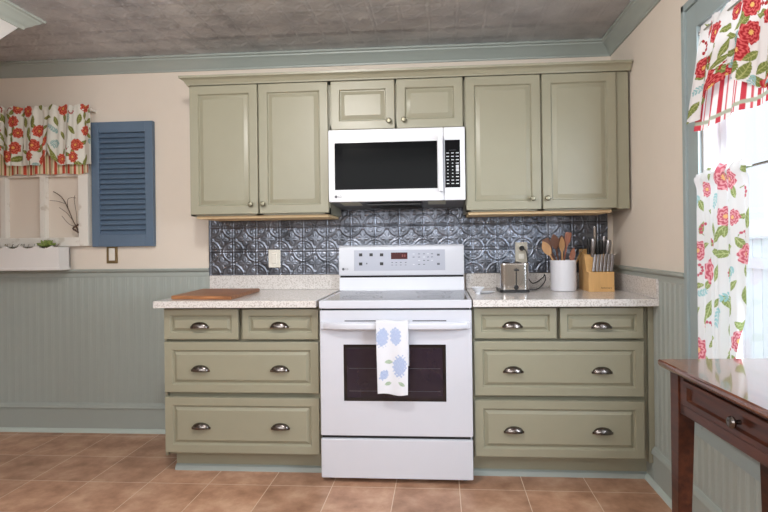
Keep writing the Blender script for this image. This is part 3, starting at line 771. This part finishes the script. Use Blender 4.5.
# crock
ck = obj('utensil_crock', lathe(B(), [(.066, 0), (.070, .003), (.071, .008), (.071, .170), (.0705, .174), (.066, .174), (.065, .170), (.064, .02), (.002, .018)], .934, -.215, .9155, 40), 'crock')
tag(ck, 'white ceramic utensil crock between the toaster and knife block', 'crock')
def utensil(name, label, head, foot, kind, m, w=.02, tilt=0):
    """straight handle from foot (inside the crock) to the head point, a shaped head of width w on top"""
    H, Ft = Vector(head), Vector(foot); d = (H - Ft); ln = d.length; d.normalize()
    side = d.cross(Vector((0, 1, 0))).normalized(); side = (side * math.cos(tilt) + d.cross(side) * math.sin(tilt)).normalized(); nn = d.cross(side)
    t = thing(name, label, 'utensil', tuple(Ft), 'wooden and metal utensils in the crock')
    hl = .085; base = H - d * hl
    obj('handle', tube(B(), [Ft, Ft + d * (ln - hl) * .5, base + d * .004], [.0055, .005, .0055], 10), m, t)
    bm = B(); n = 14; rings = []
    for i in range(n + 1):
        f = i / n
        if kind == 'spoon': ww = 1.2 * w * max(.22, math.sin(PI * min(1, f * .93 + .07)) ** .7) if i < n else w * .12
        else: ww = w * (.25 + .75 * min(1, f * 2.2)) if f < .96 else w * .8
        th = .0035 * (1 - .6 * f) + .001
        cup = -.006 * math.sin(PI * f) if kind == 'spoon' else 0
        c = base + d * (f * hl); ring = []
        for k in range(12):
            a = 2 * PI * k / 12
            u_ = math.cos(a); v_ = math.sin(a)
            ring.append(bm.verts.new(c + side * ww * u_ + nn * (th * v_ + cup * (1 - u_ * u_))))
        rings.append(ring)
    for a, c in zip(rings, rings[1:]):
        for k in range(12): bm.faces.new((a[k], a[(k + 1) % 12], c[(k + 1) % 12], c[k]))
    bm.faces.new(rings[0][::-1]); bm.faces.new(rings[-1]); bmesh.ops.recalc_face_normals(bm, faces=bm.faces)
    obj('head', bm, m, t)
    return t
cz = .945
utensil('wooden_spoon', 'light wooden spoon leaning furthest left in the crock', (.818, -.235, 1.195), (.950, -.225, cz), 'spoon', 'spoon1', .020)
utensil('wooden_spatula', 'dark wooden spatula leaning left behind the light spoon', (.838, -.19, 1.212), (.960, -.205, cz), 'flat', 'spoon2', .022)
utensil('wooden_spoon', 'dark brown wooden spoon standing tall left of centre in the crock', (.885, -.20, 1.238), (.935, -.20, cz), 'spoon', 'spoon2', .021)
utensil('wooden_spoon', 'pale wooden spoon with curved bowl near the centre of the crock', (.922, -.245, 1.222), (.925, -.235, cz), 'spoon', 'spoon1', .017, .5)
utensil('wooden_spatula', 'reddish wooden spatula standing tallest in the crock', (.966, -.22, 1.246), (.915, -.215, cz), 'flat', 'spoon3', .018)
utensil('wooden_spoon', 'dark wooden spoon at the back of the crock, behind the reddish spatula', (.938, -.165, 1.232), (.930, -.180, cz), 'spoon', 'spoon2', .018)
utensil('wooden_spoon', 'short red-brown wooden spoon leaning right in the crock', (.990, -.235, 1.160), (.950, -.225, cz), 'spoon', 'spoon3', .013)
utensil('ladle', 'small metal ladle leaning furthest right out of the crock', (1.050, -.20, 1.150), (.940, -.205, cz), 'spoon', 'steel', .012, .8)

# knife block
kb = thing('knife_block', 'light wood knife block at the right end of the counter', 'knife block', (1.12, -.26, .9155))
z0 = .9155
# a tall rear part whose top slopes down to the front, and a low front part for the steak knives
obj('block_body', prism(B(), [(-.30, z0), (-.10, z0), (-.10, 1.150), (-.215, 1.118), (-.262, 1.024), (-.30, 1.024)], 'X', 1.052, 1.190), 'block', kb)
text('Farberware', .0125, (1.118, -.3003, .936), mat('burnt_lettering', (92, 62, 40), .7), kb)
def knife(name, label, x, y, z, dx, m, ln=.095, w=.009, grp=None, tilt=-.42, bolster=True):
    t = thing(name, label, 'knife', (x, y, z), grp)
    d = Vector((dx, tilt, 1)).normalized()
    P = Vector((x, y, z))
    bm = B(); pts = [P + d * ln * f for f in (0, .12, .5, .85, 1)]
    tube(bm, pts, [w * .75, w * .8, w, w * 1.05, w * .7], 12)
    obj('handle', bm, m, t)
    bm = B(); tube(bm, [P - d * .045, P], [.004, .005], 8); obj('blade', bm, 'steel', t)
    return t
# six steak knives in the lower row, steel handles leaning back
for k in range(6):
    x = 1.083 + k * .0195
    t = thing('steak_knife', ['first from the left', 'second from the left', 'third from the left', 'third from the right', 'second from the right', 'last on the right'][k] and
              'steel-handled steak knife, %s in the low front row of the knife block' % ['leftmost', 'second from the left', 'third from the left', 'third from the right', 'second from the right', 'rightmost'][k],
              'knife', (x, -.295, 1.03), 'steak knives in the front row of the block')
    d = Vector((.16, .16, 1)).normalized(); P = Vector((x, -.281, 1.0255))
    bm = B(); box(bm, -.0078, .0078, -.006, .006, 0, .098, .003)
    bm.transform(Matrix.Translation(P) @ Vector((0, 0, 1)).rotation_difference(d).to_matrix().to_4x4())
    obj('handle', bm, 'satin', t)
    bm = B(); box(bm, -.001, .001, -.004, .004, -.05, .002); bm.transform(Matrix.Translation(P) @ Vector((0, 0, 1)).rotation_difference(d).to_matrix().to_4x4())
    obj('blade', bm, 'steel', t)
for (x, dx, m_, ln, w, lab, y, z) in ((1.080, .00, 'blackp', .105, .009, 'black-handled knife at the far left of the knife block', -.20, 1.105),
                               (1.098, .02, 'satin', .105, .0125, 'thick steel-handled knife left of the black ones in the knife block', -.215, 1.105),
                               (1.122, -.02, 'steel', .160, .006, 'slim sharpening steel standing highest out of the knife block', -.17, 1.12),
                               (1.128, .00, 'blackp', .085, .0115, 'black-handled knife left of centre at the back of the knife block', -.21, 1.11),
                               (1.146, .02, 'blackp', .088, .0105, 'black-handled knife right of centre at the back of the knife block', -.205, 1.11),
                               (1.160, .06, 'satin', .112, .008, 'slender steel-handled knife between black handle and right end of the knife block', -.195, 1.11),
                               (1.176, .10, 'satin', .102, .0135, 'thick steel-handled knife at the right end of the knife block', -.215, 1.10)):
    knife('kitchen_knife', lab, x, y, z, dx, m_, ln, w * 1.25, 'kitchen knives in the back of the block', tilt=-.10)

# ================================================================== LEFT WALL DECOR
# old window frame hung on the wall
wf = thing('window_frame_decor', 'old chippy white six-pane window frame hung as wall decor', 'window frame', (-2.5, -.02, 1.2))
fx0, fx1, fz0, fz1 = -3.16, -2.020, 1.203, 2.06
b = B(); y0_, y1_ = -.042, -.001
box(b, fx1 - .066, fx1, y0_, y1_, fz0, fz1, .003); box(b, fx0, fx0 + .066, y0_, y1_, fz0, fz1, .003)
box(b, fx0 + .0655, fx1 - .0655, y0_, y1_, fz0, fz0 + .058, .003); box(b, fx0 + .0655, fx1 - .0655, y0_, y1_, fz1 - .06, fz1, .003)
obj('outer_frame', b, 'whitewood', wf)
for xm_ in (-2.332, -2.602, -2.872): obj('mullion', bx(xm_ - .018, xm_ + .018, y0_ + .004, y1_, fz0 + .05, fz1 - .05, .003), 'whitewood', wf)
obj('mullion', bx(fx0 + .06, fx1 - .06, y0_ + .002, y1_, 1.655, 1.69, .003), 'whitewood', wf)
# twig
tg = B()
tube(tg, bez([(-2.088, -.030, 1.262), (-2.095, -.034, 1.31), (-2.125, -.036, 1.37), (-2.160, -.034, 1.450), (-2.205, -.03, 1.522), (-2.262, -.028, 1.560)], 6), [.0045] * 10 + [.003] * 21, 6)
for pts in ([(-2.125, -.036, 1.37), (-2.165, -.04, 1.42), (-2.215, -.04, 1.455)], [(-2.10, -.034, 1.32), (-2.09, -.05, 1.40), (-2.105, -.05, 1.50), (-2.10, -.05, 1.53)], [(-2.16, -.034, 1.45), (-2.15, -.05, 1.50), (-2.125, -.055, 1.515), (-2.09, -.055, 1.513)],
            [(-2.18, -.032, 1.48), (-2.22, -.05, 1.495), (-2.27, -.05, 1.50)], [(-2.10, -.034, 1.33), (-2.14, -.05, 1.345), (-2.19, -.05, 1.40)]):
    tube(tg, bez(pts, 4), .0016, 5)
for k in range(9):
    a = k * .7; lathe(tg, [(.001, 0), (.006, .006), (.005, .012), (.001, .016)], -2.098 + .016 * math.cos(a), -.05 - .006 * math.sin(a), 1.285 + .006 * k, 6)
tg = obj('dry_twig', tg, 'twig'); tag(tg, 'bare brown twig standing in the right pane of the old window frame', 'twig')

# planter box on the chair rail
pb = thing('planter_box', 'white wooden planter box with scalloped front edge on the chair rail', 'planter', (-2.5, -.08, 1.0535))
x0, x1 = -3.02, -2.146
top = []
n = 120
for i in range(n + 1):
    f = i / n; x = x1 - .0 + (x0 - x1) * f; e = (x1 - x)
    z = 1.200 + (.0 if e < .05 else -.018 * abs(math.sin((e - .05) / .105 * PI)) ** .8) + (0 if e < .05 else .010)
    top.append((x, z))
b = prism(B(), [(x1, 1.054)] + top + [(x0, 1.054)], 'Y', -.136, -.122)
obj('front_board', b, 'planter', pb)
b = B(); box(b, x1 - .012, x1, -.122, -.036, 1.054, 1.200, .001); obj('end_board', b, 'planter', pb); obj('end_board', bx(x0, x0 + .012, -.122, -.036, 1.054, 1.200, .001), 'planter', pb)
b = B(); box(b, x0, x1, -.122, -.036, 1.054, 1.066); box(b, x0, x1, -.046, -.036, 1.066, 1.195); obj('back_board', b, 'planter', pb)
obj('base_strip', bx(x0 - .004, x1 + .004, -.141, -.036, 1.0535, 1.070, .003), 'planter', pb)
def rosette(name, label, cx_, cy_, cz_, s, m_):
    t = thing(name, label, 'plant', (cx_, cy_, cz_), 'little plants in the planter box')
    bm = B(); rnd = random.Random(int(cx_ * 1000))
    for ring, (n_, el, ln) in enumerate(((9, .25, 1.0), (7, .75, .8), (5, 1.2, .6))):
        for k in range(n_):
            a = 2 * PI * k / n_ + ring * .4; d = Vector((math.cos(a) * math.cos(el), math.sin(a) * math.cos(el) * .6, math.sin(el)))
            P = Vector((cx_, cy_, cz_)); tube(bm, [P, P + d * s * ln * .5, P + d * s * ln * .85, P + d * s * ln + Vector((0, 0, s * .1))], [s * .08, s * .17, s * .13, s * .02], 7)
    obj('leaves', bm, m_, t)
    obj('stem', tube(B(), [(cx_, cy_, 1.07), (cx_, cy_, cz_ + .004)], .006, 6), 'moss', t)
    return t
rosette('succulent', 'bright green succulent rosette in the planter box', -2.268, -.085, 1.205, .062, 'leaf')
b = B()
for k in range(70):
    x = random.uniform(x0 + .03, x1 - .03); y = random.uniform(-.115, -.055); s = random.uniform(.01, .02)
    bmesh.ops.create_icosphere(b, subdivisions=1, radius=s, matrix=Matrix.Translation((x, y, 1.178 + random.uniform(-.01, .012))))
for k in range(40):
    x = random.uniform(x0 + .03, x1 - .06); tube(b, [(x, -.09, 1.17), (x + random.uniform(-.03, .03), random.uniform(-.115, -.06), 1.222)], .0012, 4)
box(b, x0 + .014, x1 - .014, -.120, -.048, 1.068, 1.176)
mo = obj('dried_moss', b, 'moss'); tag(mo, 'brownish dried moss filling the white planter box', 'moss'); mo['kind'] = 'stuff'

# blue shutter
sx0, sx1, sz0, sz1 = -2.000, -1.589, 1.198, 2.000
st = thing('wall_shutter', 'slate blue louvred shutter hung on the wall beside the old window frame', 'shutter', ((sx0 + sx1) / 2, -.015, sz0))
b = B(); fw = .052
box(b, sx0, sx0 + fw, -.034, -.002, sz0, sz1, .003); box(b, sx1 - fw, sx1, -.034, -.002, sz0, sz1, .003)
box(b, sx0 + fw, sx1 - fw, -.033, -.002, sz0, sz0 + .075, .002); box(b, sx0 + fw, sx1 - fw, -.033, -.002, sz1 - .068, sz1, .002)
obj('shutter_frame', b, 'shutter', st)
za, zb = sz0 + .075, sz1 - .068; ns = 20; pitch = (zb - za) / ns
b = B()
for k in range(ns):
    zc = za + (k + .5) * pitch
    p = [(-.033, zc - pitch * .44), (-.029, zc - pitch * .56), (-.007, zc + pitch * .32), (-.011, zc + pitch * .44)]
    prism(b, p, 'X', sx0 + fw, sx1 - fw)
obj('louvres', b, 'shutter', st)
obj('shutter_back', bx(sx0 + fw, sx1 - fw, -.005, -.002, za, zb), 'shutter', st)

# left valance on a rod
def pleat(a, ph): return np.sin(a + ph) + .35 * np.sin(2.3 * a + 1.3 + ph) + .2 * np.sin(4.1 * a + ph * 2)
vx0, vx1 = -3.05, -1.975
vl = thing('window_valance', 'gathered red floral valance over the old window frame', 'valance', ((vx0 + vx1) / 2, -.07, 2.1))
def scal_l(x):
    c = [-2.010, -2.300, -2.640, -2.97]    # drop points of the floral lobes
    e = np.abs(((x + 2.245) % .34) / .34 - .5) * 2   # 0 mid lobe, 1 at the split
    return 1.722 + .095 * np.clip(e - .62, 0, 1) / .38
def surf_l(u, v):
    x = vx0 + u * (vx1 - vx0); zt = 2.105 + .006 * pleat(x * 70, 0); zb_ = scal_l(x); d = v
    z = zt + (zb_ - zt) * d; flare = np.clip(d * 1.3, 0, 1)
    y = -.072 - .022 * flare + .016 * pleat(x * 46, .4) * (.35 + .65 * flare) - .006 * np.exp(-((d - .07) / .05) ** 2)
    xx = x + .004 * np.sin(x * 92) * flare + (u - .5) * 2 * .022 * flare * np.clip((u - .93) / .07, 0, 1)
    return np.stack([xx, y, z], -1), u * (vx1 - vx0) * 1.35, (1 - d) * (zt - 1.72)
cloth('floral_layer', 'cloth', vl, 640, 150, surf_l, floral(PAL_L, 21, .098, (), (230, 228, 218), .042))
def stripes(c1, c2, bg, per):
    def pr(s, t):
        k = (s / per) % 1; col = np.ones(s.shape + (3,)) * L3(bg)
        col = np.where((k < .34)[..., None], L3(c1), col); col = np.where(((k > .55) & (k < .66))[..., None], L3(c2), col)
        return col
    return pr
def surf_ls(u, v):
    x = vx0 + .01 + u * (vx1 - vx0 - .03); z = 1.86 + (1.668 - 1.86) * v + .004 * np.sin(x * 40) * v
    y = -.062 + .008 * pleat(x * 52, 1.1) * (.5 + .5 * v); return np.stack([x, y, z], -1), u * (vx1 - vx0) * 1.4, v
cloth('striped_layer', 'cloth', vl, 420, 30, surf_ls, stripes((190, 78, 58), (150, 148, 84), (226, 208, 176), .062))
obj('curtain_rod', tube(B(), [(vx0, -.066, 2.075), (vx1 + .005, -.066, 2.075)], .006, 8), 'whitewood', vl)
obj('rod_bracket', bx(vx1 - .012, vx1 - .004, -.066, -.001, 2.068, 2.082), 'whitewood', vl)
obj('rod_bracket', bx(vx0 + .004, vx0 + .012, -.066, -.001, 2.068, 2.082), 'whitewood', vl)

# ================================================================== RIGHT WINDOW DRESSING
# valance
ry0, ry1 = -1.250, -2.40
vr = thing('window_valance', 'red floral valance with striped hem at the top of the right window', 'valance', (1.22, (ry0 + ry1) / 2, 1.97))
def surf_r(u, v):
    y = ry0 + u * (ry1 - ry0); e = -(y - ry0)
    lobe = .5 + .5 * np.cos((e - .00) / .44 * 2 * PI)
    zb_ = 1.632 + .105 * (1 - lobe) ** 1.2
    zt = 1.985 + .008 * pleat(y * 60, 0); z = zt + (zb_ - zt) * v; fl = v
    x = 1.212 - .030 * fl + .014 * pleat(y * 38, .8) * (.3 + .7 * fl)
    yy = y + .052 * fl * np.clip(1 - u * 3, 0, 1) + .004 * np.sin(y * 80) * fl
    return np.stack([x, yy, z], -1), u * (ry0 - ry1) * 1.25, (1 - v) * .40
exr = [('leaf', .02, .05, .040, .9), ('flower', .05, .22, .045, .2), ('flower', .155, .31, .050, 1.4), ('flower', .085, .35, .028, 1.4), ('leaf', .09, .075, .036, .8), ('sprig', .035, .13, .03, .5), ('berries', .11, .19, .035, .1), ('leaf', .09, .16, .03, .2),
       ('leaf', .24, .17, .05, 1.0), ('flower', .30, .33, .046, .2), ('sprig', .20, .40, .026, .4), ('leaf', .17, .24, .030, 2.2), ('berries', .25, .07, .03, 1.), ('flower', .42, .2, .05, 1), ('leaf', .33, .24, .035, .2)]
cloth('floral_layer', 'cloth', vr, 560, 200, surf_r, floral(PAL_R, 33, .076, exr, (228, 226, 226), .050))
def surf_rs(u, v):
    y = ry0 + .010 + u * (ry1 - ry0 - .03); z = 1.86 + (1.600 - 1.86) * v + .006 * np.sin(y * 20) * v
    x = 1.226 - .022 * v + .009 * pleat(y * 44, 1.9) * (.5 + .5 * v)
    yy = y + .03 * v * np.clip(1 - u * 3, 0, 1)
    return np.stack([x, yy, z], -1), u * (ry0 - ry1) * 1.25, v
def st_r(s, t):
    col = stripes((196, 66, 78), (206, 96, 104), (240, 238, 238), .085)(s, t)
    return np.where(((t > .88) & (t < .92))[..., None], L3((170, 176, 156)), col)
cloth('striped_layer', 'cloth', vr, 420, 60, surf_rs, st_r)
obj('curtain_rod', tube(B(), [(1.215, -1.235, 1.962), (1.215, -2.41, 1.962)], .006, 8), 'steel', vr)
for yy in (-1.233, -2.405): obj('rod_bracket', bx(1.209, XR - .017, yy - .004, yy + .004, 1.955, 1.969), 'steel', vr)

# cafe curtain pushed to the far side
cy0, cy1 = -1.165, -1.50
cf = thing('cafe_curtain', 'pink floral cafe curtain drawn to the far side of the right window', 'curtain', (1.235, -1.3, 1.44))
def surf_c(u, v):
    w = 1 - .12 * v - .16 * v * v                     # the near edge draws in lower down
    y = cy0 + .045 * v * (1 - u) * 0 + u * (cy1 - cy0) * w + .03 * v
    zt = 1.452; z = zt + (.53 - zt) * v + .010 * pleat(y * 60, 0) * (v < .02)
    fl = np.clip(v * 3, 0, 1)
    x = 1.236 + .017 * pleat(y * 55, .3) * (.45 + .55 * fl) * (1 - .3 * fl)
    x = x - .012 * np.exp(-((v - .03) / .025) ** 2)
    return np.stack([x, y, z], -1), u * .42, (1 - v) * .92
exc = [('flower', .22, .88, .050, .2), ('flower', .07, .85, .03, .9), ('leaf', .13, .89, .03, .5), ('sprig', .17, .80, .03, 1.2), ('flower', .12, .545, .056, .4), ('leaf', .20, .68, .040, .9), ('leaf', .12, .70, .034, 2.0), ('berries', .14, .64, .030, .3),
       ('leaf', .30, .63, .040, .2), ('leaf', .22, .61, .036, .1), ('sprig', .33, .54, .036, .8), ('sprig', .26, .46, .034, .3), ('leaf', .10, .40, .040, 1.3), ('berries', .06, .70, .03, 1.4), ('flower', .03, .62, .04, 1.2), ('leaf', .32, .42, .034, 1.5),
       ('sprig', .22, .38, .04, 1.3), ('leaf', .16, .30, .036, .1), ('berries', .10, .33, .03, .8), ('flower', .05, .24, .05, .1), ('leaf', .30, .25, .03, 1.1), ('flower', .22, .14, .05, .1)]
cloth('curtain_panel', 'cloth', cf, 300, 560, surf_c, floral(PAL_P, 51, .085, exc, (226, 229, 231), .036))
obj('tension_rod', tube(B(), [(1.238, -1.190, 1.428), (1.238, -2.32, 1.428)], .005, 8), 'steel', cf)
for yy in (-1.190, -2.322): obj('rod_bracket', bx(1.233, XR - .017, yy - .005, yy + .005, 1.420, 1.436), 'steel', cf)

# ================================================================== DESK
dk = thing('writing_desk', 'glossy cherry wood desk with one drawer under the right window', 'desk', (.895, -1.614, 0), rz=math.radians(3.0))
# local frame: x to the wall, -y towards the camera, top corner at the origin
DZ, DL, DW = .830, .71, .342
def dobj(name, bm, m, par=dk): return obj(name, bm, m, par, world=False)
def top_slab():
    bm = B(); rings = []
    for ins, z in ((.010, DZ - .024), (.002, DZ - .018), (0, DZ - .012), (0, DZ - .004), (.003, DZ)):
        rings.append([bm.verts.new(p) for p in ((ins, -DL + ins, z), (DW - ins, -DL + ins, z), (DW - ins, -ins, z), (ins, -ins, z))])
    for a, c in zip(rings, rings[1:]):
        for k in range(4): bm.faces.new((a[k], a[(k + 1) % 4], c[(k + 1) % 4], c[k]))
    bm.faces.new(rings[0][::-1]); bm.faces.new(rings[-1]); bmesh.ops.recalc_face_normals(bm, faces=bm.faces); return bm
dobj('desk_top', top_slab(), 'desktop')
az0, az1 = .690, DZ - .023
b = B()
box(b, .028, .046, -DL + .07, -.075, az0, az0 + .030, .002); box(b, .028, .046, -DL + .07, -.075, az1 - .012, az1)
box(b, .028, .046, -.100, -.070, az0, az1); box(b, .028, .046, -DL + .07, -DL + .095, az0, az1)
box(b, .07, DW - .045, -.050, -.034, az0, az1); box(b, .07, DW - .045, -DL + .034, -DL + .050, az0, az1); box(b, DW - .04, DW - .028, -DL + .07, -.07, az0, az1)
dobj('apron', b, 'desk')
def taper(x0, y0, s0=.045, s1=.026, inx=1, iny=-1):
    bm = B(); r = []
    for z, s in ((az1, s0), (az0 - .01, s0), (0, s1)):
        xs = (x0, x0 + inx * s); ys = (y0, y0 + iny * s)
        r.append([bm.verts.new(p) for p in ((xs[0], ys[0], z), (xs[1], ys[0], z), (xs[1], ys[1], z), (xs[0], ys[1], z))])
    for a, c in zip(r, r[1:]):
        for k in range(4): bm.faces.new((a[k], a[(k + 1) % 4], c[(k + 1) % 4], c[k]))
    bm.faces.new(r[0]); bm.faces.new(r[-1]); bmesh.ops.recalc_face_normals(bm, faces=bm.faces)
    bmesh.ops.bevel(bm, geom=bm.edges[:], offset=.0015, segments=1, affect='EDGES'); return bm
for (x_, y_, ix, iy) in ((.024, -.026, 1, -1), (DW - .012, -.026, -1, -1), (.024, -DL + .026, 1, 1), (DW - .024, -DL + .026, -1, 1)):
    dobj('leg', taper(x_, y_, .048, .030, ix, iy), 'desk')
# drawer front with a recessed panel, facing -x
b = B(); ya, yb, za, zb = -.102, -DL + .097, az0 + .032, az1 - .014
rings = []
for ins, xo in ((0, .040), (0, .024), (.002, .022), (.016, .022), (.020, .030), (.022, .030)):
    rings.append([b.verts.new(p) for p in ((xo, ya - ins * 1.4, za + ins), (xo, yb + ins * 1.4, za + ins), (xo, yb + ins * 1.4, zb - ins), (xo, ya - ins * 1.4, zb - ins))])
for a, c in zip(rings, rings[1:]):
    for k in range(4): b.faces.new((a[k], a[(k + 1) % 4], c[(k + 1) % 4], c[k]))
b.faces.new(rings[0]); b.faces.new(rings[-1]); bmesh.ops.recalc_face_normals(b, faces=b.faces)
dd = dobj('drawer', b, 'desk')
b = lathe(B(), [(.006, 0), (.005, .010), (.009, .014), (.014, .018), (.015, .023), (.012, .028), (.004, .030)], 0, 0, 0, 20, 'X')
b.transform(Matrix.Translation((.031, -.355, .757)) @ Matrix.Rotation(PI, 4, 'Z'))
dobj('knob', b, 'nickel', dd)
